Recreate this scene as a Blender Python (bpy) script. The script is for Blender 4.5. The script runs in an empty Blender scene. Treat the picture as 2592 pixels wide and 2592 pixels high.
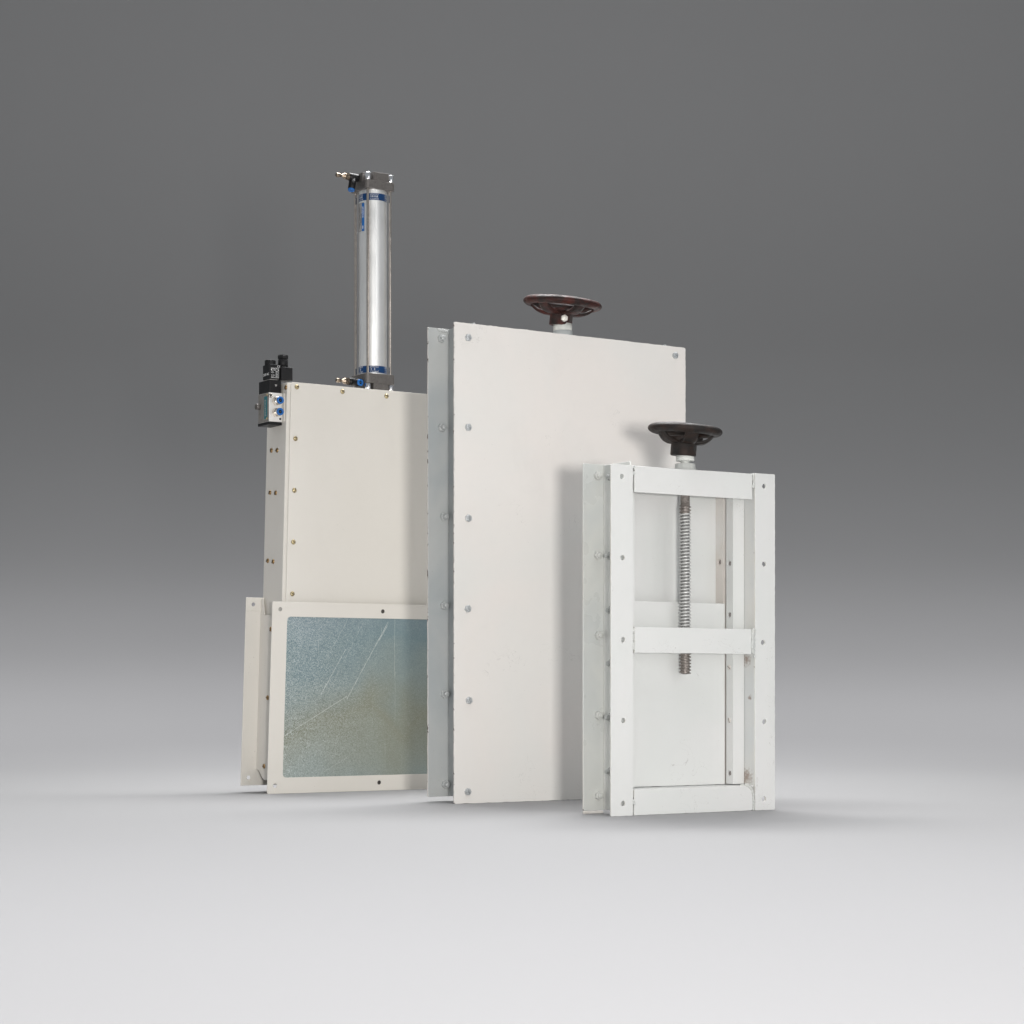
import bpy, bmesh, math, random
from mathutils import Vector, Matrix, noise
random.seed(7)
S = bpy.context.scene
COL = S.collection
R = math.radians

# ---------------------------------------------------------------- camera
cam = bpy.data.cameras.new('camera'); camo = bpy.data.objects.new('camera', cam); COL.objects.link(camo)
camo.location = (0, 0, .295); camo.rotation_euler = (R(90), 0, 0)
cam.sensor_width = 36; cam.lens = 5270/2592*36
cam.shift_y = (1740-1296)/2592
cam.clip_start = .05; cam.clip_end = 200
S.camera = camo

# ---------------------------------------------------------------- world, lamps, exposure
w = bpy.data.worlds.new('World'); S.world = w; w.use_nodes = True
w.node_tree.nodes['Background'].inputs[0].default_value = (.93, .97, 1, 1)
w.node_tree.nodes['Background'].inputs[1].default_value = .29
S.view_settings.view_transform = 'Standard'; S.view_settings.look = 'None'
S.view_settings.exposure = 0; S.view_settings.gamma = 1; S.view_settings.use_curve_mapping = False

def area(name, loc, target, sx, sy, power, color=(1, 1, 1), spread=180):
    l = bpy.data.lights.new(name, 'AREA'); l.shape = 'RECTANGLE'; l.size = sx; l.size_y = sy
    l.energy = power; l.color = color; l.spread = R(spread)
    o = bpy.data.objects.new(name, l); COL.objects.link(o); o.location = loc
    o.rotation_euler = (Vector(target)-Vector(loc)).to_track_quat('-Z', 'Y').to_euler()
    return o
area('key_softbox', (.56, -.25, .34), (.05, 5.4, .6), .30, .30, 174, (1, .975, .945))
area('added_side_fill', (3.8, 2.0, 1.3), (-.2, 5.5, .9), 2.0, 2.6, 17, (1, .99, .98))  # unseen fill, added for the bright strip on the cylinder barrel
area('added_strip_fill', (1.9, 2.5, 1.6), (-.3, 5.9, 1.4), .28, 1.7, 8, (1, 1, 1))  # unseen, added to sharpen the highlight on the barrel
# unseen fills added overhead: floor in front, behind the valves, foot of sweep, wall
for y, z, sx, sy, p, sp_ in ((.2, 4.2, 9, 1.2, 62, 80), (2.2, 4.2, 9, 1.2, 108, 80), (3.6, 4.2, 9, 1.0, 30, 60), (5.3, 5.2, 11, 1.0, 22, 50),
                             (8.6, 5.0, 12, 1.4, 140, 90), (11.5, 5.8, 14, 1.4, 152, 90), (14.5, 6.8, 14, 1.4, 92, 90)):
    area('added_overhead_fill', (0, y, z), (0, y, 0), sx, sy, p, (.985, .98, 1), sp_)
area('added_back_top_fill', (0, 6.7, 3.7), (0, 5.6, 0), 2.5, .8, 80, (1, 1, 1), 110)  # unseen, added to throw the valves' shadows forward over the floor
area('added_wall_fill', (0, 11, 7), (0, 18, 5), 14, 1.2, 70, (1, 1, 1), 110)  # unseen, added to lift the brightness of the backdrop wall

# ---------------------------------------------------------------- material helpers
def lin(c):
    c /= 255
    return c/12.92 if c <= .04045 else ((c+.055)/1.055)**2.4
def newmat(name, base, rough=.5, metal=0, spec=.5):
    m = bpy.data.materials.new(name); m.use_nodes = True
    b = m.node_tree.nodes['Principled BSDF']
    b.inputs['Base Color'].default_value = (*base, 1); b.inputs['Roughness'].default_value = rough
    b.inputs['Metallic'].default_value = metal; b.inputs['Specular IOR Level'].default_value = spec
    return m, m.node_tree, b
def N(nt, typ, **kw):
    n = nt.nodes.new(typ)
    for k, v in kw.items():
        if k.startswith('i_'):
            key = k[2:]; key = int(key) if key.isdigit() else key.replace('_', ' ')
            n.inputs[key].default_value = v
        else: setattr(n, k, v)
    return n
def noise_n(nt, scale, detail=2, dist=0, rough=.5, vec=None):
    n = N(nt, 'ShaderNodeTexNoise'); n.inputs['Scale'].default_value = scale; n.inputs['Detail'].default_value = detail
    n.inputs['Distortion'].default_value = dist; n.inputs['Roughness'].default_value = rough
    if vec is None:
        t = N(nt, 'ShaderNodeTexCoord'); vec = t.outputs['Object']
    nt.links.new(vec, n.inputs['Vector']); return n.outputs['Fac']
def ramp(nt, fac, stops):
    r = N(nt, 'ShaderNodeValToRGB'); e = r.color_ramp.elements
    e[0].position, e[0].color = stops[0][0], (*stops[0][1], 1)
    e[1].position, e[1].color = stops[-1][0], (*stops[-1][1], 1)
    for p, c in stops[1:-1]:
        x = e.new(p); x.color = (*c, 1)
    nt.links.new(fac, r.inputs['Fac']); return r.outputs['Color']
def mixc(nt, fac, a, b, typ='MIX'):
    m = N(nt, 'ShaderNodeMix', data_type='RGBA', blend_type=typ)
    for s, v in (('Factor', fac), ('A', a), ('B', b)):
        i = [q for q in m.inputs if q.name == s and (q.type == 'RGBA' or s == 'Factor') and q.enabled][0] if s != 'Factor' else m.inputs[0]
        if s == 'A': i = m.inputs[6]
        if s == 'B': i = m.inputs[7]
        if hasattr(v, 'is_linked'): nt.links.new(v, i)
        elif isinstance(v, tuple): i.default_value = (*v, 1)
        else: i.default_value = v
    return m.outputs[2]
def math_n(nt, op, a, b=None, c=None):
    m = N(nt, 'ShaderNodeMath', operation=op)
    for i, v in enumerate((a, b, c)):
        if v is None: continue
        if hasattr(v, 'is_linked'): nt.links.new(v, m.inputs[i])
        else: m.inputs[i].default_value = v
    return m.outputs[0]
def bump(nt, b, h, strength, dist=.001):
    n = N(nt, 'ShaderNodeBump'); n.inputs['Strength'].default_value = strength; n.inputs['Distance'].default_value = dist
    nt.links.new(h, n.inputs['Height']); nt.links.new(n.outputs[0], b.inputs['Normal'])

def paint(name, c1, c2, rough=.42, peel=.25, chips=None, mottle=2.2, stain=None, specks=True, scuff=0):
    m, nt, b = newmat(name, c1, rough)
    col = ramp(nt, noise_n(nt, mottle, 3, .6), [(.38, c1), (.62, c2)])
    fine = noise_n(nt, 38, 4, 0, .6)
    col = mixc(nt, math_n(nt, 'MULTIPLY', fine, .12), col, tuple(x*.8 for x in c1))
    if specks:                                     # tiny dirt specks in the paint
        sp = noise_n(nt, 260, 1)
        big = noise_n(nt, 9, 2)
        f = math_n(nt, 'MULTIPLY', math_n(nt, 'GREATER_THAN', sp, .775), math_n(nt, 'GREATER_THAN', big, .5))
        col = mixc(nt, math_n(nt, 'MULTIPLY', f, .45), col, (.25, .23, .21))
    if scuff:                                      # thin scuffs and handling marks
        ri = math_n(nt, 'ABSOLUTE', math_n(nt, 'SUBTRACT', noise_n(nt, 16, 3, 2.2), .5))
        f = math_n(nt, 'MULTIPLY', math_n(nt, 'LESS_THAN', ri, .0035), math_n(nt, 'GREATER_THAN', noise_n(nt, 7.3, 2, .5), .62))
        col = mixc(nt, math_n(nt, 'MULTIPLY', f, scuff), col, (.30, .28, .27))
        sm = N(nt, 'ShaderNodeMapRange'); nt.links.new(noise_n(nt, 3.1, 5, 1.2, .6), sm.inputs[0]); sm.inputs[1].default_value = .55; sm.inputs[2].default_value = .75
        col = mixc(nt, math_n(nt, 'MULTIPLY', sm.outputs[0], .16), col, tuple(x*.72 for x in c2))
    if chips:
        cn = math_n(nt, 'GREATER_THAN', noise_n(nt, 45, 5, .4, .7), chips)
        col = mixc(nt, cn, col, (.10, .065, .05))
    if stain:
        for (p, r) in stain:
            t = N(nt, 'ShaderNodeTexCoord'); d = N(nt, 'ShaderNodeVectorMath', operation='DISTANCE')
            nt.links.new(t.outputs['Object'], d.inputs[0]); d.inputs[1].default_value = p
            f = math_n(nt, 'SUBTRACT', 1, math_n(nt, 'DIVIDE', d.outputs['Value'], r))
            f = math_n(nt, 'ADD', f, math_n(nt, 'MULTIPLY', math_n(nt, 'SUBTRACT', noise_n(nt, 170, 4), .5), 1.6))
            mr = N(nt, 'ShaderNodeMapRange'); mr.inputs[1].default_value = .2; mr.inputs[2].default_value = .9
            nt.links.new(f, mr.inputs[0])
            col = mixc(nt, math_n(nt, 'MULTIPLY', mr.outputs[0], .7), col, (.17, .085, .045))
    nt.links.new(col, b.inputs['Base Color'])
    rr = ramp(nt, noise_n(nt, 14, 4), [(.3, (rough-.08,)*3), (.7, (rough+.12,)*3)])
    nt.links.new(rr, b.inputs['Roughness'])
    h = math_n(nt, 'ADD', math_n(nt, 'MULTIPLY', noise_n(nt, 330, 3), .35), math_n(nt, 'MULTIPLY', noise_n(nt, 22, 2), 1.2))
    bump(nt, b, h, peel, .0012)
    return m

M = {}
M['cream'] = paint('cream_powder_coat', (.71, .68, .625), (.735, .705, .655), .5, .12, None, 1.4)
M['white2'] = paint('warm_white_paint', (.755, .74, .71), (.785, .745, .71), .40, .26, None, 2.6, scuff=.3)
M['grey2'] = paint('shaded_grey_blue_paint', (.43, .455, .46), (.51, .52, .51), .42, .25, None, 5)  # grey-blue paint, darkened so the colour carries the flange shade
M['edge2'] = paint('chipped_white_edge', (.70, .67, .64), (.66, .62, .58), .5, .5, .585, 6)
M['white3'] = paint('cool_white_paint', (.625, .635, .62), (.645, .645, .635), .36, .3, None, 4, scuff=.4)
M['side3'] = paint('shaded_white_gloss_paint', (.50, .515, .50), (.55, .555, .525), .28, .42, None, 6)  # white paint lowered to put the back flange's shade into its colour
M['edge3'] = paint('chipped_white_rim', (.71, .72, .69), (.67, .65, .6), .5, .5, .66, 6)
M['web3'] = paint('stained_white_paint', (.60, .615, .61), (.645, .64, .61), .42, .3, None, 6,
                  [((.426, .034, .362), .026), ((.426, .034, .078), .032), ((.426, .02, .27), .010)])
M['bright3'] = paint('lightened_web_paint', (.74, .75, .72), (.78, .78, .75), .35, .4, None, 8)  # same white, lightened in colour to make up for the dim web
M['inner3'] = paint('warm_inner_paint', (.66, .65, .63), (.62, .58, .54), .45, .25, None, 9)

def metal(name, c1, c2, rough, scale=60, bumps=.15, mt=1.0):
    m, nt, b = newmat(name, c1, rough, mt)
    nt.links.new(ramp(nt, noise_n(nt, scale, 4, .3), [(.35, c1), (.65, c2)]), b.inputs['Base Color'])
    nt.links.new(ramp(nt, noise_n(nt, scale*2.3, 3), [(.3, (max(.05, rough-.05),)*3), (.7, (rough+.06,)*3)]), b.inputs['Roughness'])
    bump(nt, b, noise_n(nt, scale*6, 3), bumps, .0004)
    return m
M['bolt'] = metal('galvanised_bolt', (.42, .44, .45), (.74, .76, .77), .36, 240, .6, .7)
M['boltw'] = metal('paint_sprayed_nut', (.40, .42, .42), (.52, .53, .52), .4, 150, .3, .1)
M['nutpale'] = metal('painted_over_nut', (.47, .48, .46), (.54, .54, .51), .38, 150, .3, .0)
M['brass'] = metal('yellow_zinc_screw', (.50, .40, .22), (.66, .57, .38), .28, 260, .3)
M['darkbrass'] = metal('bronze_screw', (.30, .19, .09), (.45, .31, .16), .28, 260, .3)
M['nickel'] = metal('nickel_fitting', (.62, .58, .52), (.74, .70, .64), .18, 200, .1)
M['recess'] = metal('dark_hole_disc', (.20, .18, .175), (.30, .27, .26), .45, 300, .3, .4)  # dark colour in place of the shade inside the guide bar holes
M['chrome'] = metal('chrome_nut', (.86, .87, .9), (.9, .9, .93), .07, 80, .02)
M['cast'] = metal('cast_aluminium', (.12, .11, .103), (.20, .187, .178), .45, 420, .6, .6)
M['tube'] = metal('satin_aluminium', (.86, .86, .85), (.92, .92, .91), .35, 8, 0, .78)
M['rod'] = metal('steel_rod', (.60, .54, .49), (.70, .63, .57), .07, 60, .04)
M['spin'] = metal('paint_dusted_spindle', (.50, .50, .49), (.64, .64, .63), .45, 200, .5, .3)
M['spindark'] = metal('bare_spindle_steel', (.17, .15, .135), (.30, .27, .25), .5, 260, .5, .45)
M['groove'] = metal('grimy_thread_groove', (.13, .13, .13), (.26, .26, .25), .6, 260, .4, .2)
M['alum'] = metal('white_aluminium_block', (.78, .77, .75), (.82, .81, .79), .35, 90, .05, .35)
M['dullalum'] = metal('valve_side_plate', (.25, .235, .215), (.31, .29, .27), .42, 90, .05, .4)
def plastic(name, c, rough=.35): 
    m, nt, b = newmat(name, c, rough, 0, .28)
    bump(nt, b, noise_n(nt, 700, 2), .12, .0003)
    nt.links.new(ramp(nt, noise_n(nt, 60, 3), [(.3, (rough-.05,)*3), (.7, (rough+.1,)*3)]), b.inputs['Roughness'])
    return m
M['black'] = plastic('black_plastic', (.007, .007, .008), .42)
M['blackm'] = plastic('matt_black_plastic', (.010, .010, .011), .5)
M['blue'] = plastic('blue_release_ring', (.02, .135, .42), .35)
M['teal'] = plastic('teal_print', (.02, .17, .20), .4)
M['navy'] = plastic('navy_band', (.008, .045, .14), .32)
M['azure'] = plastic('azure_label', (.02, .14, .42), .35)
M['pink'] = plastic('red_label_edge', (.28, .05, .05), .45)
M['label'] = plastic('silver_label', (.36, .35, .34), .4)
M['print'] = plastic('white_print', (.8, .8, .8), .5)
M['dprint'] = plastic('dark_print', (.05, .05, .06), .5)
M['nylon'] = plastic('white_nylon_collar', (.62, .63, .60), .4)
M['hole'] = plastic('dark_bore', (.006, .006, .007), .5)

def cast_iron(name, dark, tint, amt, wear=(.32, .28, .25)):
    m, nt, b = newmat(name, dark, .55, 0, .3)
    f = ramp(nt, noise_n(nt, 26, 5, .8, .65), [(.42, dark), (.42+amt, tint)])
    nt_w = math_n(nt, 'MULTIPLY', math_n(nt, 'GREATER_THAN', noise_n(nt, 190, 5, 2.5, .7), .665), .55)
    t = N(nt, 'ShaderNodeTexCoord')
    nt.links.new(mixc(nt, nt_w, f, wear), b.inputs['Base Color'])
    nt.links.new(ramp(nt, noise_n(nt, 90, 4), [(.3, (.45,)*3), (.7, (.68,)*3)]), b.inputs['Roughness'])
    bump(nt, b, noise_n(nt, 190, 5, 0, .7), .55, .0012)
    return m
M['wheelred'] = cast_iron('red_primed_cast_iron', (.013, .007, .006), (.060, .010, .006), .24, (.16, .06, .04))
M['wheelblk'] = cast_iron('black_cast_iron', (.010, .008, .007), (.030, .016, .011), .25, (.13, .11, .10))

# zinc passivated sheet with curly flecks and scratches (local x, z)
def zinc():
    m, nt, b = newmat('zinc_plated_sheet', (.4, .5, .5), .34, .55)
    t = N(nt, 'ShaderNodeTexCoord'); ob = t.outputs['Object']
    sep = N(nt, 'ShaderNodeSeparateXYZ'); nt.links.new(ob, sep.inputs[0])
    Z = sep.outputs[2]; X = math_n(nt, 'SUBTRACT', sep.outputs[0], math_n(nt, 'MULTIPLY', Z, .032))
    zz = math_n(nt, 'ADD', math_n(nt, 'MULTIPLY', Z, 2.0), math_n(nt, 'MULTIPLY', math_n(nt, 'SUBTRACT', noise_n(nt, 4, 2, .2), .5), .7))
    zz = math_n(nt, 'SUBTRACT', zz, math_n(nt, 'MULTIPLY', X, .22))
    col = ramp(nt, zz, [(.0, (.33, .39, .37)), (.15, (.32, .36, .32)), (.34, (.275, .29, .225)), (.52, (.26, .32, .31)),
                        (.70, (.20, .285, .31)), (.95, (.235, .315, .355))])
    sw = noise_n(nt, 125, 2, 3.0, .55)
    fl = N(nt, 'ShaderNodeMapRange'); nt.links.new(math_n(nt, 'ABSOLUTE', math_n(nt, 'SUBTRACT', sw, .53)), fl.inputs[0])
    fl.inputs[1].default_value = .045; fl.inputs[2].default_value = .015; fl.inputs[3].default_value = 0; fl.inputs[4].default_value = 1
    # the flecks thin out to the right where the sheet was polished
    pm = N(nt, 'ShaderNodeMapRange'); nt.links.new(math_n(nt, 'ADD', X, math_n(nt, 'MULTIPLY', noise_n(nt, 11, 4), .25)), pm.inputs[0])
    pm.inputs[1].default_value = .18; pm.inputs[2].default_value = .52; pm.inputs[3].default_value = 1; pm.inputs[4].default_value = .22
    f = math_n(nt, 'MULTIPLY', math_n(nt, 'MULTIPLY', fl.outputs[0], pm.outputs[0]), .85)
    col = mixc(nt, f, col, (.78, .84, .84))
    segs = [(374, 482, 246, 262, .9, .75), (246, 270, 52, 160, .7, .8), (239, 482, 152, 334, .5, .55), (293, 480, 183, 278, .5, .45),
            (238, 403, 163, 275, .7, .9), (150, 492, 152, 336, .4, .45), (396, 492, 401, 320, .6, .55), (402, 340, 406, 202, .45, .4),
            (252, 97, 165, 49, .5, .55), (375, 136, 377, 64, .5, .4), (353, 467, 353, 440, .5, .5), (165, 334, 250, 268, .3, .25),
            (376, 478, 340, 420, .8, .6), (330, 300, 332, 150, .3, .25), (420, 480, 421, 380, .3, .2), (62, 360, 130, 300, .25, .2)]
    for x0, z0, x1, z1, wd, al in segs:
        ax, az, bx, bz = x0/1000, z0/1000, x1/1000, z1/1000
        dx, dz = bx-ax, bz-az; L = math.hypot(dx, dz); dx /= L; dz /= L
        # along and across coordinates
        wob = math_n(nt, 'MULTIPLY', math_n(nt, 'SUBTRACT', noise_n(nt, 30, 2), .5), .0025)
        al_ = math_n(nt, 'ADD', math_n(nt, 'MULTIPLY', math_n(nt, 'SUBTRACT', X, ax), dx), math_n(nt, 'MULTIPLY', math_n(nt, 'SUBTRACT', Z, az), dz))
        ac = math_n(nt, 'ADD', math_n(nt, 'MULTIPLY', math_n(nt, 'SUBTRACT', X, ax), -dz), math_n(nt, 'MULTIPLY', math_n(nt, 'SUBTRACT', Z, az), dx))
        ac = math_n(nt, 'ABSOLUTE', math_n(nt, 'ADD', ac, wob))
        on = math_n(nt, 'MULTIPLY', math_n(nt, 'GREATER_THAN', al_, 0), math_n(nt, 'LESS_THAN', al_, L))
        near = math_n(nt, 'LESS_THAN', ac, wd*.00085)
        brk = N(nt, 'ShaderNodeMapRange'); nt.links.new(noise_n(nt, 90, 3), brk.inputs[0]); brk.inputs[1].default_value = .32; brk.inputs[2].default_value = .55
        brk.inputs[3].default_value = .25; brk.inputs[4].default_value = 1
        f = math_n(nt, 'MULTIPLY', math_n(nt, 'MULTIPLY', on, near), math_n(nt, 'MULTIPLY', brk.outputs[0], al))
        col = mixc(nt, f, col, (.78, .82, .79))
    nt.links.new(col, b.inputs['Base Color'])
    rr = mixc(nt, pm.outputs[0], (.26,)*3, (.42,)*3); nt.links.new(rr, b.inputs['Roughness'])
    bump(nt, b, math_n(nt, 'ADD', sw, math_n(nt, 'MULTIPLY', noise_n(nt, 6, 2), 4)), .18, .0006)
    return m
M['zinc'] = zinc()

def backdrop_mat():
    m, nt, b = newmat('grey_backdrop_paper', (.30, .30, .30), .75, 0, .25)
    nt.links.new(ramp(nt, noise_n(nt, .8, 3), [(.3, (.298, .296, .298)), (.7, (.302, .30, .302))]), b.inputs['Base Color'])
    return m
M['backdrop'] = backdrop_mat()

# ---------------------------------------------------------------- mesh builder
class MB:
    def __init__(s): s.bm = bmesh.new()
    def _merge(s, b2, mi, smooth, xf=None):
        if xf is not None: bmesh.ops.transform(b2, matrix=xf, verts=b2.verts)
        for f in b2.faces:
            if mi is not None: f.material_index = mi
            f.smooth = smooth
        me = bpy.data.meshes.new('t'); b2.to_mesh(me); b2.free(); s.bm.from_mesh(me); bpy.data.meshes.remove(me)
        return s
    def box(s, x0, x1, y0, y1, z0, z1, bev=.0008, mi=0, xf=None, seg=2):
        b = bmesh.new(); bmesh.ops.create_cube(b, size=1)
        for v in b.verts: v.co = Vector(((x0+x1)/2+v.co.x*(x1-x0), (y0+y1)/2+v.co.y*(y1-y0), (z0+z1)/2+v.co.z*(z1-z0)))
        if bev: bmesh.ops.bevel(b, geom=b.edges[:], offset=bev, segments=seg, affect='EDGES', profile=.5)
        return s._merge(b, mi, False, xf)
    def lathe(s, prof, c=(0, 0, 0), axis=(0, 0, 1), n=40, mi=0, smooth=True, phase=0):
        b = bmesh.new(); rings = []
        for r, h in prof:
            if r < 1e-6: rings.append([b.verts.new((0, 0, h))])
            else: rings.append([b.verts.new((r*math.cos(phase+2*math.pi*k/n), r*math.sin(phase+2*math.pi*k/n), h)) for k in range(n)])
        for a, d in zip(rings, rings[1:]):
            for k in range(n):
                k2 = (k+1) % n
                vs = []
                for q in ((a, k), (a, k2), (d, k2), (d, k)):
                    v = q[0][q[1] % len(q[0])] if len(q[0]) > 1 else q[0][0]
                    if v not in vs: vs.append(v)
                if len(vs) > 2: b.faces.new(vs)
        bmesh.ops.recalc_face_normals(b, faces=b.faces)
        rot = Vector((0, 0, 1)).rotation_difference(Vector(axis).normalized()).to_matrix().to_4x4()
        return s._merge(b, mi, smooth, Matrix.Translation(c) @ rot)
    def cyl(s, c, axis, r, h0, h1, bev=.0006, **k):
        return s.lathe([(0, h0), (r-bev, h0), (r, h0+bev), (r, h1-bev), (r-bev, h1), (0, h1)], c, axis, **k)
    def hexa(s, c, axis, r, h0, h1, mi=0, phase=0, bev=.001):
        return s.lathe([(0, h0), (r-bev*.4, h0), (r, h0+bev*.5), (r, h1-bev), (r-bev*1.3, h1), (0, h1)], c, axis, n=6, mi=mi, smooth=False, phase=phase)
    def plate(s, outline, holes, a0, a1, axis='w', mi=0, edge_mi=None, bev=.0006):
        """outline in (x,z) for axis w, (y,z) for axis u, (x,y) for axis z; a0..a1 along the axis"""
        cu = bpy.data.curves.new('t', 'CURVE'); cu.dimensions = '2D'; cu.fill_mode = 'BOTH'
        t = (a1-a0)/2; cu.extrude = max(t-bev, 1e-5); cu.bevel_depth = bev; cu.bevel_resolution = 1; cu.offset = -bev
        for pts in [outline]+holes:
            sp = cu.splines.new('POLY'); sp.points.add(len(pts)-1); sp.use_cyclic_u = True
            for p, q in zip(sp.points, pts): p.co = (q[0], q[1], 0, 1)
        o = bpy.data.objects.new('t', cu); COL.objects.link(o)
        bpy.context.view_layer.update()
        me = bpy.data.meshes.new_from_object(o.evaluated_get(bpy.context.evaluated_depsgraph_get()))
        COL.objects.unlink(o); bpy.data.objects.remove(o); bpy.data.curves.remove(cu)
        b = bmesh.new(); b.from_mesh(me); bpy.data.meshes.remove(me)
        bmesh.ops.remove_doubles(b, verts=b.verts, dist=1e-6)
        am = (a0+a1)/2
        for v in b.verts:
            x, y, z = v.co
            v.co = (x, am+z, y) if axis == 'w' else ((am+z, x, y) if axis == 'u' else (x, y, am+z))
        bmesh.ops.recalc_face_normals(b, faces=b.faces)
        ai = {'w': 1, 'u': 0, 'z': 2}[axis]
        for f in b.faces: f.material_index = mi if (edge_mi is None or abs(f.normal[ai]) > .9) else edge_mi
        return s._merge(b, None, False)
    def text(s, string, size, xf, mi=0, thick=.00008, align='CENTER', bold=0, spacing=1):
        cu = bpy.data.curves.new('t', 'FONT'); cu.body = string; cu.size = size; cu.extrude = thick
        cu.align_x = align; cu.align_y = 'CENTER'; cu.offset = bold; cu.space_character = spacing; cu.resolution_u = 3
        o = bpy.data.objects.new('t', cu); COL.objects.link(o); bpy.context.view_layer.update()
        me = bpy.data.meshes.new_from_object(o.evaluated_get(bpy.context.evaluated_depsgraph_get()))
        COL.objects.unlink(o); bpy.data.objects.remove(o); bpy.data.curves.remove(cu)
        b = bmesh.new(); b.from_mesh(me); bpy.data.meshes.remove(me)
        if callable(xf):
            for v in b.verts: v.co = xf(v.co)
            xf = None
        return s._merge(b, mi, False, xf)
    def build(s, name, mats, parent=None, loc=None, fn=None, label=None):
        if fn:
            for v in s.bm.verts: v.co = fn(v.co)
        me = bpy.data.meshes.new(name); s.bm.to_mesh(me); s.bm.free()
        for m in (mats if isinstance(mats, (list, tuple)) else [mats]): me.materials.append(m)
        o = bpy.data.objects.new(name, me); COL.objects.link(o)
        if parent: o.parent = parent
        if loc: o.location = loc
        if label: o['label'] = label
        return o

def thing(name, loc, rz, label, cat, group=None):
    o = bpy.data.objects.new(name, None); COL.objects.link(o); o.location = loc; o.rotation_euler = (0, 0, rz)
    o['label'] = label; o['category'] = cat
    if group: o['group'] = group
    return o
def dup(o, parent, loc, rot=None, fn=None):
    c = o.copy(); COL.objects.link(c); c.parent = parent; c.location = loc
    if rot: c.rotation_euler = rot
    return c
def rrect(x0, z0, x1, z1, r=.001, wob=0, step=.02, n=5, seed=0):
    pts = []
    cs = [(x1-r, z0+r, -90), (x1-r, z1-r, 0), (x0+r, z1-r, 90), (x0+r, z0+r, 180)]
    for i, (cx, cz, a0) in enumerate(cs):
        for k in range(n+1):
            a = R(a0+90*k/n); pts.append((cx+r*math.cos(a), cz+r*math.sin(a)))
        if wob:
            nx, nz, na = cs[(i+1) % 4]; a = R(a0+90)
            p = Vector(pts[-1]); q = Vector((nx+r*math.cos(a), nz+r*math.sin(a)))
            m = max(2, int((q-p).length/step))
            nrm = Vector((math.cos(a), math.sin(a)))
            for j in range(1, m):
                v = p.lerp(q, j/m)
                d = noise.noise(Vector((v.x*34+seed, v.y*34, seed*3.1)))*wob*.7 + noise.noise(Vector((v.x*150+seed, v.y*150, seed)))*wob
                pts.append(tuple(v+nrm*d))
    return pts
def circ(x, z, r, n=20, rough=0, seed=0):
    return [(x+(r+rough*noise.noise(Vector((math.cos(2*math.pi*k/n)*2+seed, math.sin(2*math.pi*k/n)*2, seed))))*math.cos(2*math.pi*k/n),
             z+(r+rough*noise.noise(Vector((math.cos(2*math.pi*k/n)*2, math.sin(2*math.pi*k/n)*2+seed, seed+5))))*math.sin(2*math.pi*k/n)) for k in range(n)]

# ---------------------------------------------------------------- backdrop: floor that sweeps up into the wall
def backdrop():
    bm = bmesh.new(); prof = [(-6, 0), (-2, 0), (2, 0), (4, 0), (6, 0)]
    Y0, Y1, ZH = 7.5, 18.0, 3.3
    for k in range(49):
        a = math.pi/2*k/48
        prof.append((Y0+(Y1-Y0)*math.sin(a), ZH*(1-math.cos(a))))
    prof += [(Y1, 5), (Y1, 8), (Y1, 12)]
    rows = [[bm.verts.new((x, y, z)) for x in (-15, -7, 0, 7, 15)] for y, z in prof]
    for a, b in zip(rows, rows[1:]):
        for k in range(4): f = bm.faces.new((a[k], a[k+1], b[k+1], b[k])); f.smooth = True
    bmesh.ops.recalc_face_normals(bm, faces=bm.faces)
    me = bpy.data.meshes.new('backdrop'); bm.to_mesh(me); me.materials.append(M['backdrop'])
    o = bpy.data.objects.new('backdrop', me); COL.objects.link(o); o['kind'] = 'structure'
backdrop()
TH = R(33.4)

# ---------------------------------------------------------------- small hardware
def hex_bolt_mesh(parent, mats):                 # head towards -y
    b = MB(); ax = (0, -1, 0)
    b.hexa((0, 0, 0), ax, .0098, 0, .0058, phase=.3)
    b.lathe([(0, .0058), (.0062, .0058), (.0066, .0060), (.0060, .0062), (0, .0061)], (0, 0, 0), ax, n=20)
    for k in range(5):                            # grade marks on the head
        a = k*1.15+.2
        b.box(.0045*math.cos(a)-.0006, .0045*math.cos(a)+.0006, -.0066, -.0060, .0045*math.sin(a)-.0006, .0045*math.sin(a)+.0006, 0)
    return b.build('hex_bolt', mats, parent)
def stud_nut_mesh(parent, mats, h=.008, studl=.018, r=.0115):
    b = MB(); ax = (0, -1, 0)
    b.hexa((0, 0, 0), ax, r, 0, h, phase=.5)
    b.cyl((0, 0, 0), ax, .0062, h-.001, studl, .0009, n=20)
    return b.build('nut', mats, parent)
def slot_screw_mesh(parent, mats, ax=(0, -1, 0), ang=.7, r=.0062):
    b = MB()
    b.lathe([(0, 0), (r+.0008, 0), (r+.0008, .0006), (r, .0008), (r, .0016), (r*.9, .0028), (r*.6, .0036), (0, .0038)], (0, 0, 0), ax, n=24)
    rot = Vector((0, 0, 1)).rotation_difference(Vector(ax)).to_matrix().to_4x4() @ Matrix.Rotation(ang, 4, 'Z')
    b.box(-r*.93, r*.93, -.0007, .0007, .0026, .0040, 0, 1, rot)
    return b.build('slotted_screw', [mats, M['hole']], parent)
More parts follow.
